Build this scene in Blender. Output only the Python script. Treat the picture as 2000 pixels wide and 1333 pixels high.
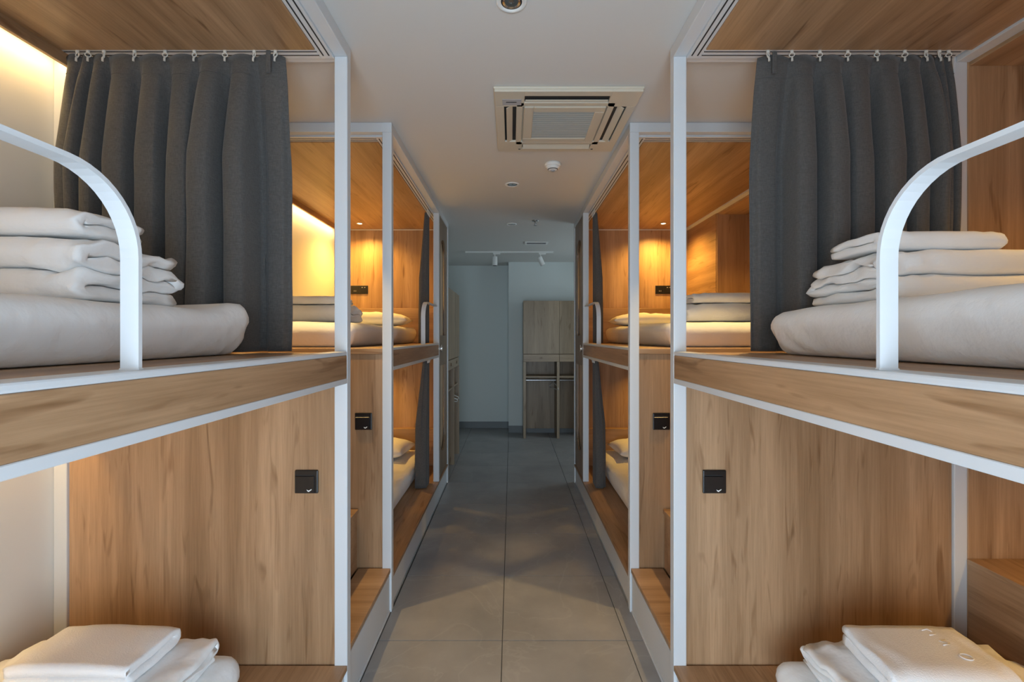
import bpy, bmesh, math, random
from mathutils import Vector, noise, Matrix
for o in list(bpy.data.objects): bpy.data.objects.remove(o)
S = bpy.context.scene
C = S.collection
R = math.radians

# ------------------------------------------------------------------ camera
cam = bpy.data.objects.new('camera', bpy.data.cameras.new('camera')); C.objects.link(cam)
cam.data.sensor_width = 36; cam.data.lens = 16.16
cam.data.shift_x = 0.0005; cam.data.shift_y = -0.00425
cam.data.clip_start = 0.02
cam.location = (0, 0, 1.468); cam.rotation_euler = (R(90), 0, 0)
S.camera = cam
# ------------------------------------------------------------------ world, daylight, exposure
W = bpy.data.worlds.new('world'); S.world = W; W.use_nodes = True
W.node_tree.nodes['Background'].inputs[0].default_value = (0.62, 0.78, 1.0, 1)
W.node_tree.nodes['Background'].inputs[1].default_value = 0.9
S.view_settings.view_transform = 'Standard'; S.view_settings.look = 'None'
S.view_settings.exposure = 0.0; S.view_settings.gamma = 1; S.view_settings.use_curve_mapping = False

def area(name, loc, rot, sx, sy, power, col, spread=180):
    l = bpy.data.lights.new(name, 'AREA'); l.shape = 'RECTANGLE'; l.size = sx; l.size_y = sy
    l.energy = power; l.color = col; l.spread = R(spread)
    o = bpy.data.objects.new(name, l); C.objects.link(o); o.location = loc; o.rotation_euler = rot
    return o
DAY = (0.67, 0.84, 1.0)
WARM = (1.0, 0.57, 0.12)
WARM2 = (1.0, 0.66, 0.25)
area('daylight_rear_window', (0.0, -1.02, 0.95), (R(90), 0, 0), 2.7, 1.64, 165, DAY)       # shines +Y through the rear window
area('daylight_far_window', (2.36, 5.75, 1.55), (R(90), 0, R(90)), 1.3, 1.5, 22, (0.72, 0.90, 0.97))

# ------------------------------------------------------------------ constants (metres)
XL, XR = -0.638, 0.630        # aisle edges of the bunk rows
CEIL = 2.61
UW = 1.142                    # wall distance from the aisle edge
Y1, Y2 = 1.825, 2.446         # ends of the two bunks that face the stair niche
DK = 1.405                    # upper deck top
LD = 0.19                     # lower deck top

# ------------------------------------------------------------------ materials
def mat(name):
    m = bpy.data.materials.new(name); m.use_nodes = True
    nt = m.node_tree; b = nt.nodes['Principled BSDF']
    return m, nt, b
def N(nt, t, **k):
    n = nt.nodes.new(t)
    for a, v in k.items(): setattr(n, a, v)
    return n
def plain(name, col, rough=.5, metal=0., bump=0., bscale=200., vary=0., bdist=.002):
    m, nt, b = mat(name)
    b.inputs['Roughness'].default_value = rough; b.inputs['Metallic'].default_value = metal
    tc = N(nt, 'ShaderNodeTexCoord'); nz = N(nt, 'ShaderNodeTexNoise')
    nz.inputs['Scale'].default_value = 6; nz.inputs['Detail'].default_value = 4
    nt.links.new(tc.outputs['Object'], nz.inputs['Vector'])
    mx = N(nt, 'ShaderNodeMix', data_type='RGBA')
    c2 = tuple(c*(1-vary) for c in col)
    mx.inputs['A'].default_value = (*col, 1); mx.inputs['B'].default_value = (*c2, 1)
    nt.links.new(nz.outputs['Fac'], mx.inputs['Factor']); nt.links.new(mx.outputs['Result'], b.inputs['Base Color'])
    if bump:
        n2 = N(nt, 'ShaderNodeTexNoise'); n2.inputs['Scale'].default_value = bscale; n2.inputs['Detail'].default_value = 5
        nt.links.new(tc.outputs['Object'], n2.inputs['Vector'])
        bp = N(nt, 'ShaderNodeBump'); bp.inputs['Strength'].default_value = bump; bp.inputs['Distance'].default_value = bdist
        nt.links.new(n2.outputs['Fac'], bp.inputs['Height']); nt.links.new(bp.outputs['Normal'], b.inputs['Normal'])
    return m
def wood(name, axis, light, dark, rough=.42, big=1.0):
    """straight-grained oak laminate, grain along axis"""
    m, nt, b = mat(name); L = nt.links.new
    b.inputs['Roughness'].default_value = rough
    tc = N(nt, 'ShaderNodeTexCoord')
    def mp(along, across):
        q = N(nt, 'ShaderNodeMapping'); s = [across]*3; s['XYZ'.index(axis)] = along
        q.inputs['Scale'].default_value = s; L(tc.outputs['Object'], q.inputs['Vector']); return q
    a = N(nt, 'ShaderNodeTexNoise'); a.inputs['Scale'].default_value = 1; a.inputs['Detail'].default_value = 3; a.inputs['Distortion'].default_value = .6
    L(mp(.55*big, 9*big).outputs[0], a.inputs['Vector'])
    f = N(nt, 'ShaderNodeTexNoise'); f.inputs['Scale'].default_value = 1; f.inputs['Detail'].default_value = 6; f.inputs['Roughness'].default_value = .7
    L(mp(3.5*big, 130*big).outputs[0], f.inputs['Vector'])
    k = N(nt, 'ShaderNodeTexNoise'); k.inputs['Scale'].default_value = 1; k.inputs['Detail'].default_value = 2; k.inputs['Distortion'].default_value = 1.2
    L(mp(2.6*big, 24*big).outputs[0], k.inputs['Vector'])
    r1 = N(nt, 'ShaderNodeValToRGB'); r1.color_ramp.elements[0].position = .33; r1.color_ramp.elements[1].position = .68
    r1.color_ramp.elements[0].color = (*dark, 1); r1.color_ramp.elements[1].color = (*light, 1)
    L(a.outputs['Fac'], r1.inputs['Fac'])
    r2 = N(nt, 'ShaderNodeValToRGB'); r2.color_ramp.elements[0].position = .3; r2.color_ramp.elements[1].position = .62
    r2.color_ramp.elements[0].color = (.70, .66, .60, 1); r2.color_ramp.elements[1].color = (1, 1, 1, 1)
    L(f.outputs['Fac'], r2.inputs['Fac'])
    r3 = N(nt, 'ShaderNodeValToRGB'); r3.color_ramp.elements[0].position = .24; r3.color_ramp.elements[1].position = .40
    r3.color_ramp.elements[0].color = (.60, .52, .44, 1); r3.color_ramp.elements[1].color = (1, 1, 1, 1)
    L(k.outputs['Fac'], r3.inputs['Fac'])
    m1 = N(nt, 'ShaderNodeMix', data_type='RGBA', blend_type='MULTIPLY'); m1.inputs['Factor'].default_value = .75
    L(r1.outputs[0], m1.inputs['A']); L(r2.outputs[0], m1.inputs['B'])
    m2 = N(nt, 'ShaderNodeMix', data_type='RGBA', blend_type='MULTIPLY'); m2.inputs['Factor'].default_value = 1.0
    L(m1.outputs['Result'], m2.inputs['A']); L(r3.outputs[0], m2.inputs['B'])
    L(m2.outputs['Result'], b.inputs['Base Color'])
    bp = N(nt, 'ShaderNodeBump'); bp.inputs['Strength'].default_value = .12; bp.inputs['Distance'].default_value = .001
    L(f.outputs['Fac'], bp.inputs['Height']); L(bp.outputs['Normal'], b.inputs['Normal'])
    return m
OAK_L, OAK_D = (.50, .315, .178), (.315, .182, .092)
WZ = wood('oak_vertical', 'Z', OAK_L, OAK_D)
WY = wood('oak_lengthwise', 'Y', OAK_L, OAK_D)
WX = wood('oak_crosswise', 'X', OAK_L, OAK_D)
WDK = wood('walnut_vertical', 'Z', (.27, .185, .115), (.19, .125, .075))
WIN = wood('pale_oak_inset', 'Z', (.60, .46, .32), (.48, .36, .24))
WGR = wood('grey_oak_vertical', 'Z', (.40, .30, .20), (.27, .20, .13))
WGX = wood('grey_oak_crosswise', 'X', (.40, .30, .20), (.29, .21, .14))
WHITE = plain('white_powder_coat', (.62, .64, .655), .40)
WALL = plain('wall_paint', (.77, .75, .70), .75, bump=.08, bscale=120)
WALLF = plain('far_wall_paint', (.64, .68, .66), .75, bump=.05, bscale=120)
CEILM = plain('ceiling_paint', (.64, .625, .595), .8, bump=.04, bscale=90)
SKIRT = plain('grey_skirting', (.20, .215, .22), .45, vary=.2)
BLACK = plain('black_plastic', (.010, .010, .011), .32)
DARK = plain('dark_recess', (.02, .02, .02), .7)
CHROME = plain('chrome', (.85, .85, .85), .12, 1.)
STEEL = plain('brushed_aluminium', (.62, .63, .64), .3, 1.)
PLAST = plain('ivory_plastic', (.60, .54, .43), .42)
GRILL = plain('grille_plastic', (.40, .41, .38), .5)
WPLAST = plain('white_plastic', (.78, .78, .75), .4)
GREY = plain('grey_print', (.42, .41, .42), .5)
HOOKM = plain('clear_nylon', (.66, .64, .58), .3)
LINEN = plain('white_cotton', (.89, .89, .88), .85, bump=.5, bscale=13, bdist=.014)
TOWEL = plain('white_terry', (.90, .90, .90), .95, bump=.7, bscale=240)
GROUT = plain('grout', (.075, .076, .078), .8)

def fabric():
    m, nt, b = mat('charcoal_weave'); L = nt.links.new
    b.inputs['Roughness'].default_value = .9
    b.inputs['Sheen Weight'].default_value = .15
    tc = N(nt, 'ShaderNodeTexCoord')
    def st(sx, sz):
        q = N(nt, 'ShaderNodeMapping'); q.inputs['Scale'].default_value = (sx, sx, sz); L(tc.outputs['Object'], q.inputs['Vector'])
        n = N(nt, 'ShaderNodeTexNoise'); n.inputs['Scale'].default_value = 1; n.inputs['Detail'].default_value = 3
        L(q.outputs[0], n.inputs['Vector']); return n
    a, c = st(60, 700), st(700, 60)
    ad = N(nt, 'ShaderNodeMath', operation='ADD'); L(a.outputs['Fac'], ad.inputs[0]); L(c.outputs['Fac'], ad.inputs[1])
    r = N(nt, 'ShaderNodeMapRange'); r.inputs['From Min'].default_value = .7; r.inputs['From Max'].default_value = 1.3
    L(ad.outputs[0], r.inputs['Value'])
    mx = N(nt, 'ShaderNodeMix', data_type='RGBA'); mx.inputs['A'].default_value = (.062, .059, .056, 1); mx.inputs['B'].default_value = (.112, .107, .102, 1)
    L(r.outputs['Result'], mx.inputs['Factor']); L(mx.outputs['Result'], b.inputs['Base Color'])
    bp = N(nt, 'ShaderNodeBump'); bp.inputs['Strength'].default_value = .25; bp.inputs['Distance'].default_value = .001
    L(ad.outputs[0], bp.inputs['Height']); L(bp.outputs['Normal'], b.inputs['Normal'])
    return m
FAB = fabric()
def tile_mat():
    m, nt, b = mat('grey_stone_tile'); L = nt.links.new
    g = N(nt, 'ShaderNodeNewGeometry')
    n = N(nt, 'ShaderNodeTexNoise'); n.inputs['Scale'].default_value = 2.4; n.inputs['Detail'].default_value = 7; n.inputs['Roughness'].default_value = .6
    L(g.outputs['Position'], n.inputs['Vector'])
    r = N(nt, 'ShaderNodeValToRGB'); r.color_ramp.elements[0].position = .3; r.color_ramp.elements[1].position = .7
    r.color_ramp.elements[0].color = (.22, .215, .212, 1); r.color_ramp.elements[1].color = (.325, .315, .308, 1)
    L(n.outputs['Fac'], r.inputs['Fac'])
    n2 = N(nt, 'ShaderNodeTexNoise'); n2.inputs['Scale'].default_value = 1.7; n2.inputs['Detail'].default_value = 5; n2.inputs['Distortion'].default_value = .9
    L(g.outputs['Position'], n2.inputs['Vector'])
    r2 = N(nt, 'ShaderNodeValToRGB')
    e = r2.color_ramp.elements; e[0].position = .488; e[0].color = (0, 0, 0, 1); e[1].position = .5; e[1].color = (1, 1, 1, 1)
    q = e.new(.512); q.color = (0, 0, 0, 1)
    L(n2.outputs['Fac'], r2.inputs['Fac'])
    mm = N(nt, 'ShaderNodeMath', operation='MULTIPLY'); mm.inputs[1].default_value = .16
    L(r2.outputs[0], mm.inputs[0])
    mx = N(nt, 'ShaderNodeMix', data_type='RGBA'); mx.inputs['B'].default_value = (.46, .45, .44, 1)
    L(mm.outputs[0], mx.inputs['Factor']); L(r.outputs[0], mx.inputs['A'])
    L(mx.outputs['Result'], b.inputs['Base Color'])
    b.inputs['Roughness'].default_value = .36
    n3 = N(nt, 'ShaderNodeTexNoise'); n3.inputs['Scale'].default_value = 40; n3.inputs['Detail'].default_value = 6
    L(g.outputs['Position'], n3.inputs['Vector'])
    bp = N(nt, 'ShaderNodeBump'); bp.inputs['Strength'].default_value = .12; bp.inputs['Distance'].default_value = .002
    L(n3.outputs['Fac'], bp.inputs['Height']); L(bp.outputs['Normal'], b.inputs['Normal'])
    return m
TILE = tile_mat()
def emis(name, col, s):
    m, nt, b = mat(name)
    b.inputs['Base Color'].default_value = (*col, 1)
    b.inputs['Emission Color'].default_value = (*col, 1); b.inputs['Emission Strength'].default_value = s
    return m
LAMP = emis('warm_lamp_lens', (1, .78, .5), 14)
LED = emis('warm_led_strip', (1, .74, .42), 9)
def glass():
    m = bpy.data.materials.new('window_glass'); m.use_nodes = True; nt = m.node_tree; nt.nodes.clear()
    o = N(nt, 'ShaderNodeOutputMaterial'); t = N(nt, 'ShaderNodeBsdfTransparent'); g = N(nt, 'ShaderNodeBsdfGlossy'); x = N(nt, 'ShaderNodeMixShader')
    g.inputs['Roughness'].default_value = .02; x.inputs[0].default_value = .06
    nt.links.new(t.outputs[0], x.inputs[1]); nt.links.new(g.outputs[0], x.inputs[2]); nt.links.new(x.outputs[0], o.inputs[0])
    return m
GLASS = glass()

# ------------------------------------------------------------------ helpers
def empty(name, loc=(0, 0, 0), label=None, cat=None, group=None):
    o = bpy.data.objects.new(name, None); C.objects.link(o); o.location = loc; o.empty_display_size = .1
    return tag(o, label, cat, group)
def tag(o, label=None, cat=None, group=None, kind=None):
    if label: o['label'] = label
    if cat: o['category'] = cat
    if group: o['group'] = group
    if kind: o['kind'] = kind
    return o
def link(name, me, m, parent=None, loc=None, smooth=False):
    o = bpy.data.objects.new(name, me); C.objects.link(o)
    if m and not me.materials: me.materials.append(m)
    if parent: o.parent = parent
    if loc: o.location = loc
    if smooth:
        for p in me.polygons: p.use_smooth = True
    return o
def fin(name, bm, m, parent=None, loc=None, smooth=False):
    bmesh.ops.recalc_face_normals(bm, faces=bm.faces[:])
    me = bpy.data.meshes.new(name); bm.to_mesh(me); bm.free()
    return link(name, me, m, parent, loc, smooth)
def bbox(bm, x0, x1, y0, y1, z0, z1, bev=0.0, seg=1):
    x0, x1 = sorted((x0, x1)); y0, y1 = sorted((y0, y1)); z0, z1 = sorted((z0, z1))
    r = bmesh.ops.create_cube(bm, size=1)
    for v in r['verts']:
        v.co = Vector(((v.co.x+.5)*(x1-x0)+x0, (v.co.y+.5)*(y1-y0)+y0, (v.co.z+.5)*(z1-z0)+z0))
    if bev:
        es = list({e for v in r['verts'] for e in v.link_edges})
        bmesh.ops.bevel(bm, geom=es, offset=bev, segments=seg, profile=.5, affect='EDGES')
def box(name, x0, x1, y0, y1, z0, z1, m, parent=None, bev=.0015, seg=1):
    bm = bmesh.new(); bbox(bm, x0, x1, y0, y1, z0, z1, bev, seg)
    return fin(name, bm, m, parent)
def lathe(bm, prof, n=32, cx=0, cy=0, cz=0, cap=True):
    """prof: list of (r, z)"""
    rings = []
    for r, z in prof:
        rings.append([bm.verts.new((cx+r*math.cos(2*math.pi*i/n), cy+r*math.sin(2*math.pi*i/n), cz+z)) for i in range(n)])
    for a, b in zip(rings, rings[1:]):
        for i in range(n): bm.faces.new((a[i], a[(i+1) % n], b[(i+1) % n], b[i]))
    if cap:
        bm.faces.new(rings[0]); bm.faces.new(rings[-1])
def tube(bm, pts, r, n=10, closed=False):
    pts = [Vector(p) for p in pts]; rings = []; m = len(pts)
    up = Vector((.13, .31, .94)).normalized()
    for i, p in enumerate(pts):
        if closed: d = pts[(i+1) % m]-pts[i-1]
        else: d = pts[min(i+1, m-1)]-pts[max(i-1, 0)]
        d.normalize(); a = d.cross(up).normalized(); b = d.cross(a)
        rings.append([bm.verts.new(p+a*r*math.cos(2*math.pi*k/n)+b*r*math.sin(2*math.pi*k/n)) for k in range(n)])
    seq = list(zip(rings, rings[1:]+([rings[0]] if closed else [])))
    if not closed: seq = list(zip(rings, rings[1:]))
    for a, b in seq:
        for k in range(n): bm.faces.new((a[k], a[(k+1) % n], b[(k+1) % n], b[k]))
    if not closed: bm.faces.new(rings[0]); bm.faces.new(rings[-1])
def nz(x, y, z): return noise.noise(Vector((x, y, z)))

# ------------------------------------------------------------------ the room
YB, YF = -0.95, 7.38
floor = tag(box('floor', -1.9, 2.3, YB-.1, YF+.1, -.08, -.004, GROUT, bev=0), kind='structure')
tm = None
xs = [-1.842, -1.242, -.642, -.044, .556, 1.154, 1.752]
k = 0
for i, x in enumerate(xs):
    x1 = (xs[i+1] if i < 6 else 2.3)
    for j in range(-8, 9):
        y = 2.219+.602*j
        y1 = y+.602
        if y1 > YF: y1 = YF
        if y < YB: y = YB
        if y1-y < .05: continue
        if (x < -.7 or x > 1.0) and y1 < 4.5: continue       # under the bunks nothing shows
        box('tile', x+.002, x1-.002, y+.002, y1-.002, -.004, 0, TILE, floor, bev=.0006)
tag(box('ceiling', -1.9, 2.3, YB-.1, YF+.1, CEIL, CEIL+.1, CEILM, bev=0), kind='structure')
WLX, WRX = XL-UW, 2.19
tag(box('wall_left', WLX-.1, WLX, YB-.1, 4.66, 0, CEIL, WALL, bev=0), kind='structure')
tag(box('wall_left_far', -1.16, -1.07, 4.66, YF, 0, CEIL, WALLF, bev=0), kind='structure')
tag(box('wall_far', -1.2, -.04, YF, YF+.1, 0, CEIL, WALLF, bev=0), kind='structure')
tag(box('wall_far_right', -.045, 2.3, 7.03, YF+.1, 0, CEIL, WALLF, bev=0), kind='structure')
tag(box('baseboard_far', -1.06, -.047, YF-.012, YF, 0, .105, SKIRT), kind='structure')
tag(box('baseboard_far_right', -.045, 1.3, 7.018, 7.03, 0, .105, SKIRT), kind='structure')
def wall_with_hole(name, ax, p0, p1, a0, a1, h0, h1, z0, z1, m):
    bm = bmesh.new()
    def b(c0, c1, d0, d1):
        if ax == 'Y': bbox(bm, c0, c1, p0, p1, d0, d1)
        else: bbox(bm, p0, p1, c0, c1, d0, d1)
    b(a0, h0, 0, CEIL); b(h1, a1, 0, CEIL); b(h0, h1, 0, z0); b(h0, h1, z1, CEIL)
    return tag(fin(name, bm, m), kind='structure')
wall_with_hole('wall_rear', 'Y', YB-.1, YB, -1.9, 2.3, -1.4, 1.4, .1, 1.80, WALL)
wall_with_hole('wall_right', 'X', WRX, WRX+.1, YB-.1, 7.03, 5.1, 6.4, .8, 2.3, WALLF)
def window(name, ax, p, a0, a1, z0, z1, n):
    e = tag(empty(name), kind='structure'); w = .05
    def b(nm, c0, c1, d0, d1, m, t):
        if ax == 'Y': box(nm, c0, c1, p-t, p+t, d0, d1, m, e)
        else: box(nm, p-t, p+t, c0, c1, d0, d1, m, e)
    b('frame', a0, a0+w, z0, z1, WHITE, .03); b('frame', a1-w, a1, z0, z1, WHITE, .03)
    b('frame', a0+w, a1-w, z0, z0+w, WHITE, .03); b('frame', a0+w, a1-w, z1-w, z1, WHITE, .03)
    for i in range(1, n):
        c = a0+(a1-a0)*i/n; b('mullion', c-.02, c+.02, z0+w, z1-w, WHITE, .025)
    for i in range(n):
        b('pane', a0+w+(a1-a0-2*w)*i/n, a0+w+(a1-a0-2*w)*(i+1)/n, z0+w, z1-w, GLASS, .003)
window('window_1', 'Y', YB-.035, -1.4, 1.4, .1, 1.80, 3)
window('window_2', 'X', WRX+.05, 5.1, 6.4, .8, 2.3, 2)

# ------------------------------------------------------------------ bunk beds
def ladder_panel(name, parent, s, d, v0, v1, z0, z1):
    bm = bmesh.new()
    def loop(pts):
        vs = [bm.verts.new((0, v, z)) for v, z in pts]
        return [bm.edges.new((vs[i], vs[(i+1) % len(vs)])) for i in range(len(vs))]
    vm = (v0+v1)/2; r = .165
    es = loop([(v0, z0), (v1, z0), (v1, z1), (v0, z1)])
    es += loop([(vm-r, 1.48), (vm+r, 1.48)]+[(vm+r*math.cos(t*math.pi/20), 2.215+r*math.sin(t*math.pi/20)) for t in range(21)])
    es += loop([(vm+r, 1.205), (vm-r, 1.205)]+[(vm-r*math.cos(t*math.pi/20), .56-r*math.sin(t*math.pi/20)) for t in range(21)])
    bmesh.ops.triangle_fill(bm, use_beauty=True, use_dissolve=False, edges=es, normal=(1, 0, 0))
    r_ = bmesh.ops.extrude_face_region(bm, geom=bm.faces[:])
    for g in r_['geom']:
        if isinstance(g, bmesh.types.BMVert): g.co.x = .018
    for v in bm.verts: v.co = Vector((s*(v.co.x+.008), d*v.co.y, v.co.z))
    p = fin(name, bm, WDK, parent)
    box('inset_panel', s*.034, s*.046, d*(vm-.19), d*(vm+.19), 1.46, 2.40, WIN, p)
    box('inset_panel', s*.034, s*.046, d*(vm-.19), d*(vm+.19), .38, 1.225, WIN, p)
    return p
def rail(parent, s, d, v0, v1, ztop):
    """bent flat steel bar: upright, quarter bend, level run to the post"""
    path = [(v0, DK), (v0, ztop-.13)]
    for t in range(1, 13):
        a = t*math.pi/24; path.append((v0+.13-.13*math.cos(a), ztop-.13+.13*math.sin(a)))
    path.append((v1, ztop))
    bm = bmesh.new(); rings = []
    for i, (v, z) in enumerate(path):
        a = Vector(path[max(i-1, 0)]); b = Vector(path[min(i+1, len(path)-1)]); t = (b-a).normalized(); n = Vector((-t.y, t.x))*.004
        rings.append([bm.verts.new((s*u, d*(v+q*n.x), z+q*n.y)) for u, q in ((.012, 1), (.044, 1), (.044, -1), (.012, -1))])
    for a, b in zip(rings, rings[1:]):
        for k in range(4): bm.faces.new((a[k], a[(k+1) % 4], b[(k+1) % 4], b[k]))
    bm.faces.new(rings[0]); bm.faces.new(rings[-1])
    o = fin('guard_rail', bm, WHITE, parent)
    box('rail_foot', s*.010, s*.046, d*(v0-.006), d*(v0+.006), DK+.004, DK+.008, WHITE, o)
def bunk(side, d, label):
    s = -1 if side == 'L' else 1
    root = empty('bunk_bed', (XL if s < 0 else XR, Y1 if d < 0 else Y2, 0), label, 'bunk bed', 'built-in bunk beds along the aisle')
    def B(nm, u0, u1, v0, v1, z0, z1, m, p=root, bev=.0015, seg=1):
        return box(nm, s*u0, s*u1, d*v0, d*v1, z0, z1, m, p, bev, seg)
    bt = 2.558
    B('post', 0, .05, 0, .04, 0, bt, WHITE, bev=.003, seg=2)
    B('post', UW-.052, UW-.001, 0, .04, 0, bt, WHITE, bev=.003, seg=2)
    B('post', 0, .05, 1.596, 1.636, LD+.001, bt, WHITE, bev=.003, seg=2)
    B('post', 0, .05, 2.16, 2.2, 0, bt, WHITE, bev=.003, seg=2)
    B('top_beam', 0, .05, 0, 2.2, bt, CEIL-.001, WHITE)
    B('top_beam', .05, UW-.001, 0, .04, bt, CEIL-.001, WHITE)
    # curtain track round the two open sides
    for a in ((.05, .10, .04, 2.16), (.10, UW-.06, .04, .10)):
        t = B('curtain_track', *a, bt-.010, bt+.02, WHITE)
        if a[1] == .10:
            for u in (.060, .082): B('track_slot', u, u+.005, .06, 2.15, bt-.0112, bt-.009, DARK, t, 0)
        else:
            for v in (.060, .082): B('track_slot', .10, UW-.07, v, v+.004, bt-.0112, bt-.009, DARK, t, 0)
    ue = UW-.085 if s < 0 else UW-.045
    B('ceiling_panel', .10, ue, .10, 2.165, bt-.014, bt, WY)
    B('head_panel', .046, UW-.002, 2.168, 2.2, 0, bt, WZ)
    B('trim_strip', .10, ue, 2.160, 2.168, bt-.022, bt-.014, WHITE)
    if s < 0:
        B('cove_lip', ue, ue+.016, .04, 2.168, bt-.055, bt, WY)
        B('led_strip', ue+.018, ue+.028, .06, 2.15, bt-.012, bt-.006, LED)
        B('cove_lip', ue, ue+.016, .04, 2.168, 1.235, 1.285, WY)
        B('led_strip', ue+.018, ue+.028, .06, 2.15, 1.272, 1.278, LED)
    else:
        # side wall lining with a deep recess beside the mattress
        B('cornice', UW-.045, UW+.006, .04, 2.168, bt-.024, bt+.01, WHITE)
        rv, ru = 1.53, UW+.40
        for nm, z0, z1, lg in (('upper', DK, bt-.02, DK+.36), ('lower', LD, 1.285, LD+.415)):
            B('side_panel', UW-.004, UW+.016, rv, 2.168, z0, z1, WY)
            B('recess_end', UW+.0, ru, rv-.018, rv, z0, z1, WZ)
            B('recess_end', UW+.0, ru, .022, .04, z0, z1, WZ)
            B('recess_back', ru-.018, ru, .04, rv-.018, z0, z1, WY)
            B('recess_soffit', UW+.006, ru-.018, .04, rv-.018, z1-.018, z1, WY)
            B('ledge_top', UW-.004, ru-.018, .04, rv-.018, lg-.02, lg, WY)
            B('ledge_front', UW, UW+.018, .04, rv-.018, z0, lg-.02, WY)
    # upper deck
    B('deck_board', .05, UW-.002, .04, 2.168, DK-.022, DK, WY)
    B('deck_underside', .05, UW-.002, .04, 2.168, 1.285, 1.30, WY)
    B('deck_end', .05, UW-.052, .004, .04, DK-.03, DK, WX)
    for a, b in ((.04, 1.596),):
        B('fascia', .001, .05, a, b, 1.306, DK-.010, WY)
        B('edge_trim', 0, .058, a, b, DK-.010, DK+.005, WHITE, bev=.004, seg=2)
        B('edge_trim', 0, .05, a, b, 1.286, 1.306, WHITE)
    B('end_panel', .05, UW-.052, .012, .03, 0, DK-.03, WZ)
    # lower deck and kick board
    B('lower_deck', 0, UW-.002, .04, 2.168, LD-.02, LD, WY)
    B('kick_board', .012, .03, .04, 2.16, .012, LD-.024, WHITE)
    B('floor_trim', .006, .03, .04, 2.16, 0, .012, STEEL)
    # bed heads
    B('headboard', .05, UW-.006, 2.10, 2.168, DK, DK+.345, WX)
    B('headboard', .05, UW-.006, 2.10, 2.168, LD, LD+.365, WX)
    if d > 0: ladder_panel('ladder_panel', root, s, d, 1.636, 2.16, LD+.01, bt)
    rail(root, s, d, 1.02, 1.596, 1.735)
    return root
bunk('L', -1, 'near left white-framed oak bunk bed beside the cream wall')
bunk('L', 1, 'far left white-framed oak bunk bed with glowing cove light behind the near one')
bunk('R', -1, 'near right white-framed oak bunk bed with recessed oak side wall')
bunk('R', 1, 'far right white-framed oak bunk bed behind the near right one')

# stairs in the niche between two bunks
def stairs(side, label):
    s = -1 if side == 'L' else 1
    root = empty('step_unit', (XL if s < 0 else XR, Y1, 0), label, 'steps', 'step units between the bunks')
    D = Y2-Y1
    def B(nm, u0, u1, v0, v1, z0, z1, m, p=root):
        return box(nm, s*u0, s*u1, v0, v1, z0, z1, m, p)
    zs = [.235, .55, .87, 1.19]
    for i, z in enumerate(zs):
        u0 = .005+.17*i; u1 = u0+.17 if i < 3 else UW-.004
        B('tread', u0, u1+.001, .002, D-.002, z-.022, z, WX)
        if i:
            B('riser', u0+.008, u0+.026, .002, D-.002, zs[i-1], z-.022, WX)
    dr = B('drawer_front', .010, .028, .006, D-.006, .016, .198, WHITE)
    B('shadow_gap', .03, .036, .004, D-.004, .014, .213, DARK)
    B('floor_trim', .006, .03, .006, D-.006, 0, .012, WHITE)
stairs('L', 'oak steps with a white drawer between the left bunks')
stairs('R', 'oak steps with a white drawer between the right bunks')

# ------------------------------------------------------------------ soft goods
def soft_box(L, Wd, H, r, n=(40, 26, 8), fn=None):
    """rounded box, centred in x,y, standing on z=0; fn(p)->p deforms"""
    bm = bmesh.new(); nx, ny, nzz = n; key = {}
    def V(i, j, k):
        if (i, j, k) not in key:
            p = Vector(((i/nx-.5)*L, (j/ny-.5)*Wd, (k/nzz-.5)*H))
            # concentrate samples at the borders
            q = Vector((max(-L/2+r, min(L/2-r, p.x)), max(-Wd/2+r, min(Wd/2-r, p.y)), max(-H/2+r, min(H/2-r, p.z))))
            dlt = p-q
            if dlt.length > 1e-6: p = q+dlt.normalized()*r
            p.z += H/2
            if fn: p = fn(p)
            key[(i, j, k)] = bm.verts.new(p)
        return key[(i, j, k)]
    def face(a, b, c, d_):
        try: bm.faces.new((a, b, c, d_))
        except ValueError: pass
    for i in range(nx):
        for j in range(ny):
            for k in (0, nzz): face(V(i, j, k), V(i+1, j, k), V(i+1, j+1, k), V(i, j+1, k))
    for i in range(nx):
        for k in range(nzz):
            for j in (0, ny): face(V(i, j, k), V(i+1, j, k), V(i+1, j, k+1), V(i, j, k+1))
    for j in range(ny):
        for k in range(nzz):
            for i in (0, nx): face(V(i, j, k), V(i, j+1, k), V(i, j+1, k+1), V(i, j, k+1))
    return bm
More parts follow.
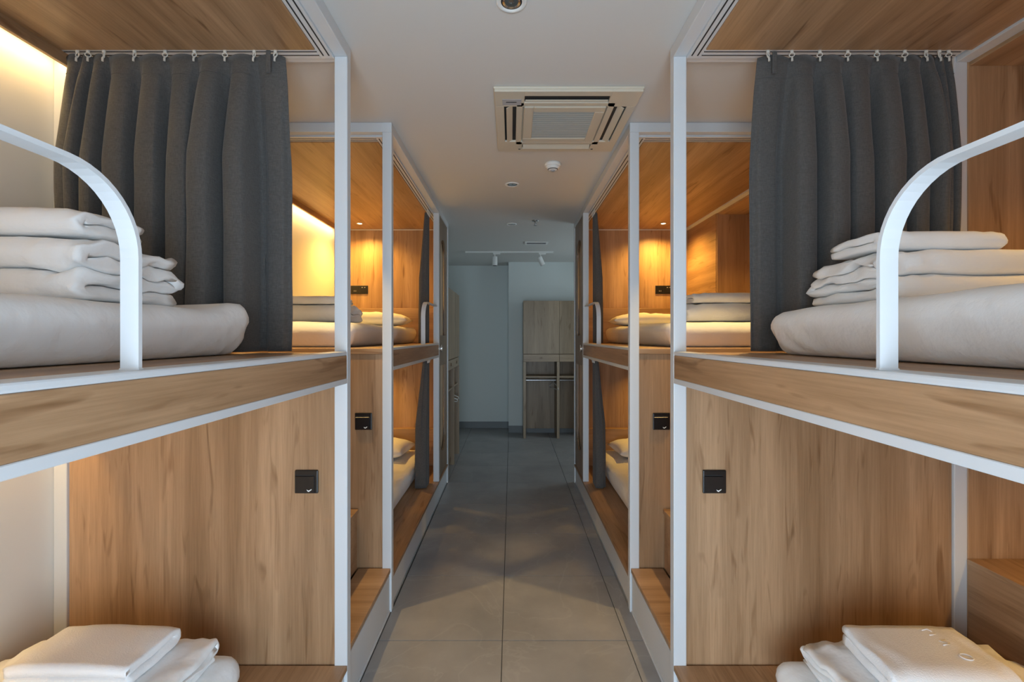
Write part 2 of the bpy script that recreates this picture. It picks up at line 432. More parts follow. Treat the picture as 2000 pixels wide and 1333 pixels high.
def mattress(side, d, up, label, group, H=.165, lift=0., u0=.285, v0=.225, v1=2.085, seed=0):
    s = -1 if side == 'L' else 1
    u1 = UW-.02; L, Wd = v1-v0, u1-u0
    base = (DK if up else LD)+.001
    if up: base += .0
    ax = XL if s < 0 else XR; y0 = Y1 if d < 0 else Y2
    def fn(p):
        # local x = along v (from niche end), local y = along u
        x, y, z = p; f = z/H
        e = max(0., x+L/2)                # distance from the niche end
        w = max(0., y+Wd/2)               # distance from the aisle edge
        g = math.exp(-(e/.12)**1.5)
        z += f*lift*g*math.exp(-(w/.5)**2)
        z += f*(.010*nz(x*2.1, y*2.1, seed)+.004*nz(x*6, y*6, seed+3))
        # bottom corner pulled in: fitted sheet tucks
        tuck = max(0, 1-f*1.6)
        x += .05*tuck*math.exp(-(e/.05))*1.0
        y += .028*tuck*math.exp(-(w/.05))
        if e < .45 and w < .05:
            a = (e*1.0+z*1.1)
            y += .006*math.sin(a*70+3*nz(x*5, z*9, seed))*math.exp(-(e-.12)**2/.03)*(1-f*.9)
        y += .004*nz(x*3, z*8, seed+7)
        return Vector((x, y, z))
    bm = soft_box(L, Wd, H, .055, (64, 26, 10), fn)
    for v in bm.verts:
        x, y, z = v.co
        v.co = Vector((s*(y+u0+Wd/2), d*(x+v0+L/2), z))
    o = fin('mattress', bm, LINEN, None, (ax, y0, base), True)
    return tag(o, label, 'mattress', group)
mattress('L', -1, True, 'mattress in white sheet on the near left upper bunk, behind the bent rail', 'upper bunk mattresses', H=.145, lift=.05, v0=.185, u0=.275, seed=1)
mattress('R', -1, True, 'mattress in white sheet on the near right upper bunk, behind the bent rail', 'upper bunk mattresses', H=.16, lift=-.01, v0=.178, u0=.275, seed=2)
mattress('L', 1, True, 'mattress in white sheet on the far left upper bunk', 'upper bunk mattresses', H=.15, seed=3)
mattress('R', 1, True, 'mattress in white sheet on the far right upper bunk', 'upper bunk mattresses', H=.15, seed=4)
mattress('L', -1, False, 'mattress in white sheet on the near left lower bunk', 'lower bunk mattresses', H=.185, lift=.01, seed=5)
mattress('R', -1, False, 'mattress in white sheet on the near right lower bunk', 'lower bunk mattresses', H=.175, lift=.0, u0=.265, seed=6)
mattress('L', 1, False, 'mattress in white sheet on the far left lower bunk', 'lower bunk mattresses', H=.17, u0=.19, seed=7)
mattress('R', 1, False, 'mattress in white sheet on the far right lower bunk', 'lower bunk mattresses', H=.17, u0=.19, seed=8)

def folded(name, w, dp, h, nl, m, seed, loc, s, label, cat, group, amp=1., flip=False, rz=0., nx=46, rumple=1.):
    """a cloth folded to and fro: strip profile in (y,z), drawn out along x. near folds pair up."""
    st = h/nl; t = st*.47; half = dp/2
    path = []
    for i in range(nl):
        z = (i+.5)*st; fwd = (i % 2 == 0)     # fwd: runs from far (+y) to near (-y)
        a, b = (half-st*1.05, -half+st*1.05) if fwd else (-half+st*1.05, half-st*1.05)
        q = random.Random(seed*31+i).uniform(-.012, .012)
        for k in range(11):
            path.append((a+(b-a)*k/10, z))
        if i < nl-1:
            sg = -1 if fwd else 1
            for k in range(1, 8):
                an = -math.pi/2+math.pi*k/8
                path.append((b+sg*(st/2*math.cos(an)*1.15+q*math.cos(an)), z+st/2+st/2*math.sin(an)))
    P = [Vector(p) for p in path]
    nrm = []
    for i in range(len(P)):
        q = (P[min(i+1, len(P)-1)]-P[max(i-1, 0)]).normalized(); nrm.append(Vector((-q.y, q.x)))
    def outline(tt):
        A = [p+n*tt for p, n in zip(P, nrm)]; Bk = [p-n*tt for p, n in zip(P, nrm)]
        return A+Bk[::-1]
    bm = bmesh.new(); rings = []
    xs_ = []
    for i in range(nx+1):
        f = i/nx; xs_.append(f)
    prof = [(-.5, .30), (-.4985, .55), (-.494, .78), (-.486, .93)]+[(-.475+.95*i/nx, 1.) for i in range(nx+1)]+[(.486, .93), (.494, .78), (.4985, .55), (.5, .30)]
    for fx, ts in prof:
        ring = []
        for p in outline(t*ts):
            x = fx*w; y, z = p
            edge = max(0, abs(fx)*2-.35)/.65           # 1 at the open ends
            x += math.copysign(1, fx)*edge**3*(.012*nz(y*7, z*30, seed)+.004*nz(y*22, z*60, seed+2))*rumple
            hz = z/h
            z2 = z*(1+.05*nz(x*4, y*4, seed+5)*amp)-.018*hz*edge**2*amp*(.6+nz(y*3, 0, seed))
            z2 += amp*.006*nz(x*9, y*9, z*12+seed)*min(1, hz*2)
            y2 = y+amp*(.008*nz(x*5, z*14, seed+9)+.007*edge*nz(x*24, z*40, seed+4)*rumple)+.012*hz*nz(x*2.5, seed, 0)
            z2 += .011*edge*nz(x*26, y*18, z*30+seed+6)*rumple*min(1, hz*2)
            ring.append(bm.verts.new((x, -y2 if flip else y2, max(z2, .0005))))
        rings.append(ring)
    n = len(rings[0])
    for a, b in zip(rings, rings[1:]):
        for k in range(n): bm.faces.new((a[k], a[(k+1) % n], b[(k+1) % n], b[k]))
    hN = len(P)
    for r in (rings[0], rings[-1]):                    # strip caps as quads
        for k in range(hN-1):
            bm.faces.new((r[k], r[k+1], r[n-2-k], r[n-1-k]))
    o = fin(name, bm, m, None, loc, True)
    o.rotation_euler.z = rz
    return tag(o, label, cat, group)
# near upper bunks
def X(s, u): return (XL if s < 0 else XR)+s*u
g1, g2 = 'folded duvets on the bunks', 'folded towels on the duvets'
folded('folded_duvet', .64, .37, .158, 4, LINEN, 11, (X(-1, .415+.31), 1.285, DK+.153), -1, 'thick folded white duvet on the near left upper mattress', 'duvet', g1, rumple=1.8)
folded('folded_towel', .60, .25, .072, 2, LINEN, 12, (X(-1, .425+.30), 1.235, DK+.153+.164), -1, 'folded white towel on top of the near left upper duvet', 'towel', g2, amp=.6)
folded('folded_duvet', .66, .36, .145, 4, LINEN, 13, (X(1, .425+.33), 1.47, DK+.168), 1, 'thick folded white duvet on the near right upper mattress', 'duvet', g1, rumple=1.8)
folded('folded_towel', .37, .24, .055, 2, LINEN, 14, (X(1, .425+.185), 1.43, DK+.168+.148), 1, 'folded white towel on top of the near right upper duvet', 'towel', g2, amp=.6)
# near lower bunks
folded('folded_duvet', .60, .32, .075, 4, LINEN, 15, (X(-1, .35+.30), 1.40, LD+.192), -1, 'thin folded white duvet on the near left lower mattress', 'duvet', g1, flip=True, rumple=1.6)
folded('folded_towel', .36, .25, .068, 2, TOWEL, 16, (X(-1, .455+.18), 1.40, LD+.192+.077), -1, 'folded white terry towel on the near left lower duvet', 'towel', g2, flip=True, amp=.5, rumple=.6)
folded('folded_duvet', .60, .32, .08, 4, LINEN, 17, (X(1, .35+.30), 1.40, LD+.183), 1, 'thin folded white duvet on the near right lower mattress', 'duvet', g1, rumple=1.6)
tw = folded('folded_towel', .36, .25, .068, 2, TOWEL, 18, (X(1, .45+.18), 1.415, LD+.183+.082), 1, 'folded white terry towel with embossed letters on the near right lower duvet', 'towel', g2, amp=.4, rumple=.6, rz=R(-3))
zt = .0682
for pts, cl in (([(.085+.016*math.cos(a*math.pi/8), -.055+.014*math.sin(a*math.pi/8), zt) for a in range(16)], True),
                ([(.062, -.005, zt), (.088, .004, zt), (.066, .014, zt), (.09, .022, zt)], False),
                ([(.060, .042, zt), (.084, .049, zt)], False), ([(.056, .066, zt), (.078, .074, zt), (.082, .060, zt)], False)):
    bm = bmesh.new(); tube(bm, pts, .0019, 6, cl); fin('embossed_letter', bm, TOWEL, tw, None, True)
# far upper bunks
folded('folded_duvet', .60, .36, .115, 2, LINEN, 19, (X(-1, .42+.30), 3.12, DK+.158), -1, 'thick folded white duvet on the far left upper mattress', 'duvet', g1, rumple=1.6)
folded('folded_towel', .52, .24, .055, 2, LINEN, 20, (X(-1, .46+.26), 3.08, DK+.158+.116), -1, 'folded white towel on top of the far left upper duvet', 'towel', g2, amp=.6)
folded('folded_duvet', .56, .34, .115, 2, LINEN, 21, (X(1, .46+.28), 3.0, DK+.158), 1, 'rolled white duvet on the far right upper mattress', 'duvet', g1, rumple=1.2)
folded('folded_towel', .50, .26, .065, 2, LINEN, 22, (X(1, .50+.25), 2.97, DK+.158+.116), 1, 'folded white towel on top of the far right upper duvet', 'towel', g2, amp=.6)

def pillow(loc, w, dp, h, label, seed, rz=0., tilt=0.):
    bm = bmesh.new(); n = 22; top = {}; bot = {}
    for i in range(n+1):
        for j in range(n+1):
            a, b = i/n*2-1, j/n*2-1
            e = max(0., (1-abs(a)**3.2))*max(0., (1-abs(b)**3.2))
            th = h*(e**.55)
            pin = 1-.06*(1-abs(b))**1.0*abs(a)**4
            x = a*w/2*(1-.05*(1-b*b)*0+.0)*pin; y = b*dp/2*(1-.05*(1-abs(a))*abs(b)**4)
            c = .012*nz(a*2.3, b*2.3, seed)+.010*nz(a*6, b*4, seed+2)*e
            top[i, j] = bm.verts.new((x, y, h*.42+th*.58+c*e+.006*(abs(a*b))**6))
            bot[i, j] = top[i, j] if i in (0, n) or j in (0, n) else bm.verts.new((x, y, max(.0, h*.42-th*.42)))
    for i in range(n):
        for j in range(n):
            bm.faces.new((top[i, j], top[i+1, j], top[i+1, j+1], top[i, j+1]))
            q = (bot[i, j], bot[i, j+1], bot[i+1, j+1], bot[i+1, j])
            if len(set(q)) == 4 and not all(v in top.values() for v in q): bm.faces.new(q)
    o = fin('pillow', bm, LINEN, None, loc, True); o.rotation_euler = (tilt, 0, rz)
    return tag(o, label, 'pillow', 'pillows at the bed heads')
pillow((X(-1, .64), 4.28, DK+.158), .66, .40, .13, 'white pillow at the head of the far left upper bunk', 1, R(4))
pillow((X(1, .63), 4.30, DK+.158), .66, .40, .12, 'white pillow at the head of the far right upper bunk', 2, R(-3))
pillow((X(-1, .62), 4.26, LD+.172), .64, .42, .16, 'white pillow at the head of the far left lower bunk', 3, R(-6))
pillow((X(1, .64), 4.28, LD+.172), .66, .42, .15, 'white pillow at the head of the far right lower bunk', 4, R(5))

# ------------------------------------------------------------------ curtains
def hook_mesh():
    bm = bmesh.new()
    lathe(bm, [(.0045, .0), (.0045, -.010), (.003, -.012)], 10)
    tube(bm, [(.0065*math.cos(a*math.pi/6), 0, -.0175+.0065*math.sin(a*math.pi/6)) for a in range(12)], .0016, 6, True)
    tube(bm, [(0, 0, -.023), (0, -.003, -.030), (0, -.003, -.040)], .0028, 6)
    bmesh.ops.recalc_face_normals(bm, faces=bm.faces[:])
    me = bpy.data.meshes.new('curtain_hook'); bm.to_mesh(me); bm.free(); me.materials.append(HOOKM)
    return me
HOOK = hook_mesh()
def curtain_end(side, knots, hooks, ztop, zbot, label, edge_flare, seed):
    """curtain across the open end of a near bunk. knots: u of each pleat valley from the loose edge to the wall"""
    s = -1 if side == 'L' else 1
    vc = .088                                            # plane of the track, measured from the bunk end
    root = empty('curtain', (X(s, 0), Y1, 0), label, 'curtain', 'charcoal curtains on the bunks')
    bm = bmesh.new(); nzr = 44; cols = []
    per = 28
    npan = len(knots)-1
    for k in range(npan):
        for q in range(per): cols.append((k, q/per))
    cols.append((npan-1, 1.))
    grid = []
    for (k, f) in cols:
        col = []
        u0, u1 = knots[k], knots[k+1]; wd = u1-u0
        rnd = random.Random(seed*100+k); ph = rnd.uniform(.75, 1.25)
        for r in range(nzr+1):
            h = r/nzr                                     # 0 top .. 1 bottom
            z = ztop+(zbot-ztop)*h
            hem = .085/(ztop-zbot)
            grow = min(1, h/hem)*.30+.70*min(1, max(0, (h-hem)/.28))**.8
            flat = (k == 0)
            u = u0+wd*f
            # panel bulges towards the bed (away from niche); valleys fall back towards the niche
            gg = min(f, 1-f)*2; qq = max(0., min(1., (gg-.20)/.30)); qq = qq*qq*(3-2*qq)
            bul = (1-grow)*max(0., math.sin(math.pi*f))**.8+grow*qq*(.74+.26*math.sin(math.pi*f))
            amp = (.008+.122*grow*ph) if not flat else (.006+.016*grow)
            dv = amp*bul
            # overlap: the fold leans to one side below the hem
            if not flat:
                u += -wd*.055*grow*math.sin(2*math.pi*f)+wd*.02*grow*ph*bul
            sway = .010*nz(k*1.7, h*2.5, seed)*grow
            u += sway+edge_flare*h*(u-knots[0])/(knots[-1]-knots[0])
            u += .018*h*nz(seed, h*1.5, 4.)
            zz = z
            if h == 0: zz += .004*math.sin(math.pi*f)-.010*(1-bul)*(.5)
            zz -= .0 if h else 0
            dv += .004*nz(u*9, z*4, seed+2)*grow
            col.append(bm.verts.new((s*u, -(vc-.012-.056*grow+dv), zz)))
        grid.append(col)
    for a, b in zip(grid, grid[1:]):
        for r in range(nzr): bm.faces.new((a[r], b[r], b[r+1], a[r+1]))
    o = fin('curtain_cloth', bm, FAB, root, None, True)
    md = o.modifiers.new('thick', 'SOLIDIFY'); md.thickness = .0024; md.offset = 0
    # hem seam as a fine raised cord that follows each panel
    hr = round(.085/(ztop-zbot)*nzr)
    me = o.data
    pts = [Vector(me.vertices[i*(nzr+1)+hr].co)+Vector((0, -.0022, 0)) for i in range(len(cols))]
    bm = bmesh.new(); tube(bm, pts, .0011, 5); fin('hem_seam', bm, FAB, root)
    for u in hooks:
        h_ = link('curtain_hook', HOOK, None, root, (s*u, -(vc+.008), 2.549)); h_.scale = (1.35, 1.35, 1.15)
        h_.rotation_euler.z = random.Random(u).uniform(-.8, .8)
    # tie loop near the loose edge
    bm = bmesh.new(); u = knots[0]+.055
    bbox(bm, s*(u-.009), s*(u+.009), -(vc+.010), -(vc+.005), ztop-.075, ztop+.010, .003, 2)
    fin('tie_loop', bm, FAB, root)
    return root
kl = [.222, .33, .44, .555, .665, .78, .895, .955, .995, 1.055]
curtain_end('L', kl, [.25]+kl[1:-1], 2.536, DK+.006, 'charcoal curtain half drawn across the near left upper bunk end', .012, 3)
kr = [.305, .425, .53, .635, .745, .85, .93, .98, 1.015, 1.045]
curtain_end('R', kr, [.335]+kr[1:-1], 2.533, DK+.006, 'charcoal curtain half drawn across the near right upper bunk end', -.035, 8)

def curtain_side(side, zt, zb, label, seed, va, vb, amp):
    """gathered curtain pushed against the far aisle post of a far bunk"""
    s = -1 if side == 'L' else 1
    root = empty('curtain', (X(s, 0), Y2, 0), label, 'curtain', 'charcoal curtains on the bunks')
    bm = bmesh.new(); grid = []; n = 90; rows = 30; folds = 5.5
    for i in range(n+1):
        f = i/n; col = []
        for r in range(rows+1):
            h = r/rows
            spread = .62+.38*min(1, h*1.3)
            v = vb-(vb-va)*(1-f)*spread
            a = amp*(.40+.60*min(1, h*2))
            u = .078+a*(.5+.5*math.sin(f*folds*2*math.pi+.6*nz(h*2, seed, 0)))*(.8+.4*nz(f*6, seed, 1))
            v += .012*math.cos(f*folds*2*math.pi)*h
            col.append(bm.verts.new((s*u, v, zt+(zb-zt)*h)))
        grid.append(col)
    for a, b in zip(grid, grid[1:]):
        for r in range(rows): bm.faces.new((a[r], b[r], b[r+1], a[r+1]))
    o = fin('curtain_cloth', bm, FAB, root, None, True)
    md = o.modifiers.new('thick', 'SOLIDIFY'); md.thickness = .0024; md.offset = 0
    for k in range(6):
        link('curtain_hook', HOOK, None, root, (s*.076, vb-(vb-va)*.62*k/5-.004, 2.549 if zt > 2 else 1.283))
for sd, nm in (('L', 'left'), ('R', 'right')):
    curtain_side(sd, 2.525, DK+.008, f'charcoal curtain gathered at the post of the far {nm} upper bunk', 5 if sd == 'L' else 6, 1.39, 1.575, .07)
    curtain_side(sd, 1.262, LD+.006, f'charcoal curtain gathered at the post of the far {nm} lower bunk', 7 if sd == 'L' else 9, 1.40, 1.575, .10)

# ------------------------------------------------------------------ switches and sockets
def card_switch(x, y, z, label):
    e = empty('card_switch', (x, y, z), label, 'switch', 'black key card switches')
    w = .0455
    box('plate', -w, w, -.009, 0, -w, w, BLACK, e, .004, 2)
    box('card_pocket', -w+.003, w-.012, -.014, -.009, -w+.004, w-.022, BLACK, e, .002)
    box('card_slot', -w+.006, w-.016, -.0105, -.0085, w-.021, w-.018, DARK, e, 0)
    bm = bmesh.new()                                     # small white bird-like mark
    vs = [(.004, -.028), (.012, -.032), (.023, -.026), (.0235, -.0295), (.012, -.0375), (.0065, -.034)]
    f = bm.faces.new([bm.verts.new((a, -.0143, b)) for a, b in vs])
    r = bmesh.ops.extrude_face_region(bm, geom=[f])
    for g in r['geom']:
        if isinstance(g, bmesh.types.BMVert): g.co.y = -.0138
    fin('printed_mark', bm, WPLAST, e)
card_switch(-.798, Y1-.030, .903, 'black key card switch inside the near left lower bunk')
card_switch(.790, Y1-.030, .903, 'black key card switch inside the near right lower bunk')
card_switch(-.790, Y2+.012, 1.016, 'black key card switch above the left steps')
card_switch(.800, Y2+.012, 1.016, 'black key card switch above the right steps')
def socket(x, label):
    e = empty('socket_plate', (x, Y2+2.168, 1.938), label, 'socket', 'black socket plates')
    box('plate', -.087, .087, -.009, 0, -.042, .042, BLACK, e, .003, 2)
    box('socket_face', -.078, -.006, -.011, -.009, -.034, .034, BLACK, e, .001)
    box('switch_face', .006, .078, -.012, -.009, -.034, .034, BLACK, e, .001)
    for a in (-.050, -.034): box('pin_slot', a-.002, a+.002, -.0115, -.0105, -.018, -.006, GREY, e, 0)
    for a in (.03, .056): box('indicator', a-.006, a+.006, -.0125, -.0115, .020, .026, GREY, e, 0)
socket(-1.525, 'black double socket plate on the far left bunk head wall')
socket(1.530, 'black double socket plate on the far right bunk head wall')
def plaque(s, label):
    e = empty('holdback', (X(s, 0), Y2+1.66, 1.362), label, 'holdback', 'chrome curtain holdbacks')
    bm = bmesh.new()
    tube(bm, [(-s*.012, .020*math.cos(a*math.pi/10), .028*math.sin(a*math.pi/10)) for a in range(20)], .006, 8, True)
    fin('ring', bm, CHROME, e, None, True)
    bm = bmesh.new(); tube(bm, [(s*.008, 0, 0), (-s*.008, 0, 0)], .024, 20); fin('base_disc', bm, CHROME, e)
plaque(-1, 'small chrome curtain holdback on the far left bunk post')
plaque(1, 'small chrome curtain holdback on the far right bunk post')

# ------------------------------------------------------------------ lamps
def spot(loc, power, col, ang, blend, parent, rot=(0, 0, 0), size=.02):
    l = bpy.data.lights.new('lamp_light', 'SPOT'); l.energy = power; l.color = col; l.spot_size = R(ang); l.spot_blend = blend; l.shadow_soft_size = size
    o = bpy.data.objects.new('lamp_light', l); C.objects.link(o); o.parent = parent; o.location = loc; o.rotation_euler = rot
    return o
def mini_lamp(x, y, z, power, label, ang=110, col=WARM, tilt=(0, 0, 0)):
    e = empty('reading_light', (x, y, z), label, 'light', 'small recessed bunk lights')
    bm = bmesh.new(); lathe(bm, [(.020, .0), (.030, -.001), (.032, -.003), (.024, -.005), (.020, -.003)], 28, cap=False)
    fin('trim_ring', bm, WHITE, e, None, True)
    bm = bmesh.new(); lathe(bm, [(.0005, -.003), (.021, -.0025)], 24, cap=False); fin('lens', bm, LAMP, e)
    spot((0, 0, -.012), power, col, ang, .75, e, tilt)
bt = 2.544
for s, nm in ((-1, 'left'), (1, 'right')):
    x = s*1.44
    mini_lamp(x, 4.36, bt, 50, f'lit reading light in the ceiling of the far {nm} upper bunk', 150)
    mini_lamp(x, 4.36, 1.285, 21, f'reading light under the deck of the far {nm} lower bunk', 130)
    mini_lamp(x, -.12, bt, 9, f'reading light in the ceiling of the near {nm} upper bunk')
    mini_lamp(x, -.10, 1.285, 8, f'reading light under the deck of the near {nm} lower bunk', 140)
mini_lamp(1.95, 1.15, 2.518, 24, 'recess light beside the near right upper bunk')
mini_lamp(1.95, 3.40, 2.518, 20, 'recess light beside the far right upper bunk')
mini_lamp(1.95, 1.10, 1.265, 15, 'recess light beside the near right lower bunk', 140)
mini_lamp(1.95, 3.30, 1.265, 7, 'recess light beside the far right lower bunk', 140)
def downlight(x, y, label, lit=0, r=.052):
    e = empty('downlight', (x, y, CEIL), label, 'light', 'ceiling downlights')
    k = r/.052
    bm = bmesh.new(); lathe(bm, [(.036*k, -.002), (.040*k, -.006), (.050*k, -.006), (.053*k, -.002), (.053*k, .0)], 40, cap=False); fin('trim_ring', bm, WPLAST, e, None, True)
    bm = bmesh.new(); lathe(bm, [(.0365*k, -.002), (.034*k, -.0015), (.030*k, -.0008)], 40, cap=False); fin('dark_gap', bm, DARK, e, None, True)
    bm = bmesh.new(); lathe(bm, [(.031*k, -.004), (.024*k, -.0016), (.010*k, -.0012), (.0005, -.003)], 24, cap=False); fin('reflector', bm, LAMP if lit else CHROME, e, None, False)
    if lit: spot((0, 0, -.02), lit, WARM2, 74, .3, e, size=.03)
downlight(0.0, 1.565, 'unlit chrome downlight at the top edge, nearest the camera')
downlight(0.005, 3.445, 'unlit downlight in the ceiling past the smoke detector')
downlight(0.0, 4.66, 'unlit downlight farthest down the ceiling, beside the sprinkler')
downlight(-1.16, 2.15, 'lit downlight over the left steps', 74)
downlight(1.20, 2.15, 'lit downlight over the right steps', 74)
# cove light of the left bunks (lamps of the led strips)
for y0, y1 in ((-.32, 1.78), (2.50, 4.60)):
    for z, p in ((2.545, 6.5), (1.277, 8.5)):
        a = area('led_strip_light', (XL-(UW-.052), (y0+y1)/2, z), (0, R(12), 0), .012, y1-y0, p, WARM2)

# ------------------------------------------------------------------ ceiling fittings
def addrot(bm, M, a):
    b2 = bmesh.new(); bbox(b2, *a)
    for v in b2.verts: v.co = M @ v.co
    me = bpy.data.meshes.new('tmp'); b2.to_mesh(me); b2.free(); bm.from_mesh(me); bpy.data.meshes.remove(me)
def aircon():
    cx, cy = .262, 2.435
    e = empty('air_conditioner', (cx, cy, CEIL), 'ivory ceiling cassette air conditioner above the aisle', 'air conditioner')
    h, b = .345, -.024
    # outer panel as a ring of four boards so the slots are real openings
    g = .205
    box('rim', -h, h, -h, h, -.012, 0, PLAST, e, .004, 2)
    bm = bmesh.new()
    sl0, sl1, sw = .238, .298, .20
    for q in range(4):
        M = Matrix.Rotation(q*math.pi/2, 3, 'Z')
        for a in ((-sw-.002, sw+.002, sl1, h-.004), (-sl0+.002, sl0-.002, g+.002, sl0), (sw, h-.004, sw, h-.004)):
            addrot(bm, M, a+(b, -.010, .003, 2))
    fin('face_panel', bm, PLAST, e)
    for q in range(4):
        M = Matrix.Rotation(q*math.pi/2, 3, 'Z')
        bm = bmesh.new(); bbox(bm, -sw, sw, sl0, sl1, -.0135, -.0125)
        for v in bm.verts: v.co = M @ v.co
        fin('air_slot', bm, DARK, e)
        lw = .017 if q != 2 else .007
        bm = bmesh.new(); bbox(bm, -sw+.004, sw-.004, -lw, lw, -.0018, .0018, .001)
        bmesh.ops.rotate(bm, verts=bm.verts[:], matrix=Matrix.Rotation(R(-28 if q != 2 else 10), 3, 'X'))
        for v in bm.verts: v.co = M @ (v.co+Vector((0, (sl0+sl1)/2+(.004 if q != 2 else -.016), -.021)))
        fin('louvre', bm, PLAST, e)
    fr = .200; fi = .152
    bm = bmesh.new()
    for q in range(4):
        M = Matrix.Rotation(q*math.pi/2, 3, 'Z'); addrot(bm, M, (-fr, fi, fi, fr, b-.003, -.012, .003, 1))
    gr = fin('grille_frame', bm, PLAST, e)
    box('grille_back', -fi, fi, -fi, fi, -.0135, -.0125, DARK, gr, 0)
    for i in range(14):
        y = -fi+.0109+i*.0217
        bm = bmesh.new(); bbox(bm, -fi, fi, -.0062, .0062, -.0012, .0012)
        bmesh.ops.rotate(bm, verts=bm.verts[:], matrix=Matrix.Rotation(R(-14), 3, 'X'))
        for v in bm.verts: v.co += Vector((0, y, b+.003))
        fin('slat', bm, GRILL, gr)
    for x in (-.215, .215): box('clip', x-.006, x+.006, .298, .306, b-.002, b+.001, DARK, e, 0)
    box('label_plate', -.305, -.215, -.272, -.218, b-.0012, b+.001, GREY, e, .0005)
    box('label_print', -.288, -.238, -.250, -.243, b-.0016, b, DARK, e, 0)
aircon()
e = empty('smoke_detector', (.272, 3.03, CEIL), 'round white smoke detector behind the air conditioner', 'smoke detector')
bm = bmesh.new(); lathe(bm, [(.052, 0), (.054, -.012), (.050, -.022)], 36); fin('base', bm, WPLAST, e, None, True)
bm = bmesh.new(); lathe(bm, [(.046, -.022), (.044, -.030), (.030, -.042), (.022, -.046)], 36); fin('cover', bm, WPLAST, e, None, True)
bm = bmesh.new(); lathe(bm, [(.034, -.0385), (.031, -.0425), (.030, -.0418), (.033, -.038)], 36, cap=False); fin('dark_ring', bm, DARK, e)
bm = bmesh.new(); lathe(bm, [(.016, -.045), (.014, -.052), (.006, -.053)], 24); fin('sensor_cap', bm, GREY, e, None, True)
e = empty('sprinkler', (.235, 4.52, CEIL), 'small ceiling sprinkler head beyond the smoke detector', 'sprinkler')
bm = bmesh.new(); lathe(bm, [(.034, 0), (.032, -.006), (.012, -.010)], 28); fin('escutcheon', bm, STEEL, e, None, True)
bm = bmesh.new(); lathe(bm, [(.009, -.008), (.007, -.03), (.007, -.042)], 16); fin('stem', bm, STEEL, e, None, True)
bm = bmesh.new(); lathe(bm, [(.004, -.042), (.016, -.047), (.016, -.050), (.004, -.050)], 20); fin('deflector', bm, STEEL, e)
e = empty('ceiling_vent', (.30, 5.58, CEIL), 'small white ceiling air vent above the track light', 'vent')
bm = bmesh.new()
for a in ((-.14, .14, -.07, -.05), (-.14, .14, .05, .07), (-.14, -.115, -.05, .05), (.115, .14, -.05, .05)): bbox(bm, *a, -.012, 0, .002)
fin('frame', bm, WPLAST, e); box('duct', -.115, .115, -.05, .05, -.003, -.001, DARK, e, 0)
for i in range(6):
    y = -.041+i*.0165
    bm = bmesh.new(); bbox(bm, -.115, .115, -.005, .005, -.0008, .0008); bmesh.ops.rotate(bm, verts=bm.verts[:], matrix=Matrix.Rotation(R(35), 3, 'X'))
    for v in bm.verts: v.co += Vector((0, y, -.007))
    fin('slat', bm, GREY, e)
e = empty('track_light', (0, 6.16, CEIL), 'ceiling track with two white cylinder spotlights in the far lobby', 'track light')
box('track', -.62, .56, -.018, .018, -.02, 0, WPLAST, e)
for x, tx, ty in ((-.235, 0, 0), (.375, R(8), R(-26))):
    box('adapter', x-.01, x+.085, -.016, .016, -.04, -.02, WPLAST, e)
    bm = bmesh.new(); tube(bm, [(x+.01, 0, -.04), (x+.012, 0, -.085)], .008, 10); fin('arm', bm, WPLAST, e)
    bm = bmesh.new(); lathe(bm, [(.030, .06), (.034, .056), (.034, -.056), (.031, -.06)], 28)
    h_ = fin('spot_head', bm, WPLAST, e, (x+.012+.02*math.sin(-ty), 0, -.128), False); h_.rotation_euler = (tx, ty, 0)
    bm = bmesh.new(); lathe(bm, [(.030, -.0595), (.031, -.0615), (.001, -.0612)], 28, cap=False); fin('spot_mouth', bm, DARK, h_)

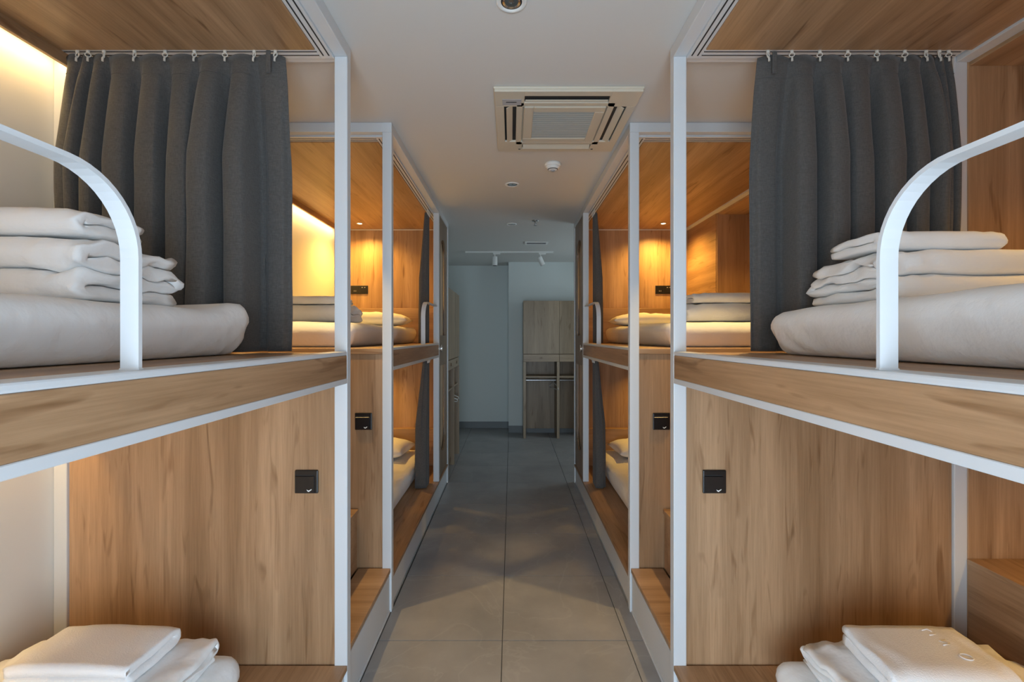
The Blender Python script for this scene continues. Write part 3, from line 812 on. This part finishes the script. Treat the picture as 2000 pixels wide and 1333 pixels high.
# ------------------------------------------------------------------ wardrobes in the far lobby
def wardrobe(loc, rz, label):
    e = empty('wardrobe', loc, label, 'wardrobe', 'open wardrobes in the lobby'); e.rotation_euler.z = rz
    w, dp, H, t = 1.02, .40, 1.985, .038
    mids = [0, .4835, w-t]
    for x in mids: box('upright', x, x+t, 0, dp, 0, 1.105, WGR, e)
    box('carcass', 0, w, .02, dp, 1.215, H, WGR, e)
    for x0, x1 in ((.002, .519), (.523, w-.002)): box('door', x0, x1, 0, .019, 1.222, H, WGR, e)
    for x0, x1 in ((.002, .519), (.523, w-.002)):
        dr = box('drawer', x0, x1, .006, dp, 1.107, 1.212, WGX, e)
        bm = bmesh.new(); tube(bm, [((x0+x1)/2, .0055, 1.16), ((x0+x1)/2, -.004, 1.16)], .017, 18); fin('knob', bm, WDK, dr)
    for x0, x1 in ((mids[0]+t, mids[1]), (mids[1]+t, mids[2])):
        box('shelf', x0, x1, .015, dp-.02, .875, .895, WGX, e)
        box('back_panel', x0, x1, dp-.02, dp-.005, .07, 1.105, WGR, e)
        bm = bmesh.new(); tube(bm, [(x0, .17, .825), (x1, .17, .825)], .0125, 14); fin('rod', bm, STEEL, e)
    return e
wardrobe((.17, 6.62, 0), 0, 'grey oak open wardrobe facing the aisle at the far wall')
wardrobe((-.658, 4.775, 0), R(90), 'grey oak open wardrobe seen edge-on past the left bunk')
def hanger(loc, rz, label, tilt=0):
    bm = bmesh.new()
    tube(bm, [(-.0+.013*math.cos(a), 0, .013*math.sin(a)) for a in [R(200-i*24) for i in range(10)]]+[(0, 0, -.035)], .0028, 6)
    tube(bm, [(0, 0, -.035), (-.10, 0, -.062), (-.19, 0, -.10), (-.196, 0, -.118), (-.18, 0, -.125), (0, 0, -.122), (.18, 0, -.125), (.196, 0, -.118), (.19, 0, -.10), (.10, 0, -.062)], .005, 8, True)
    o = fin('hanger', bm, WPLAST, None, loc, True); o.rotation_euler = (0, tilt, rz)
    return tag(o, label, 'hanger', 'white clothes hangers')
hanger((.625, 6.79, .8255), R(90+14), 'white hanger on the rod of the facing wardrobe')
hanger((-.828, 5.40, .8255), R(14), 'white hanger poking out lowest from the left wardrobe')
hanger((-.828, 5.62, .8255), R(-20), 'white hanger poking out deeper in the left wardrobe', R(-4))
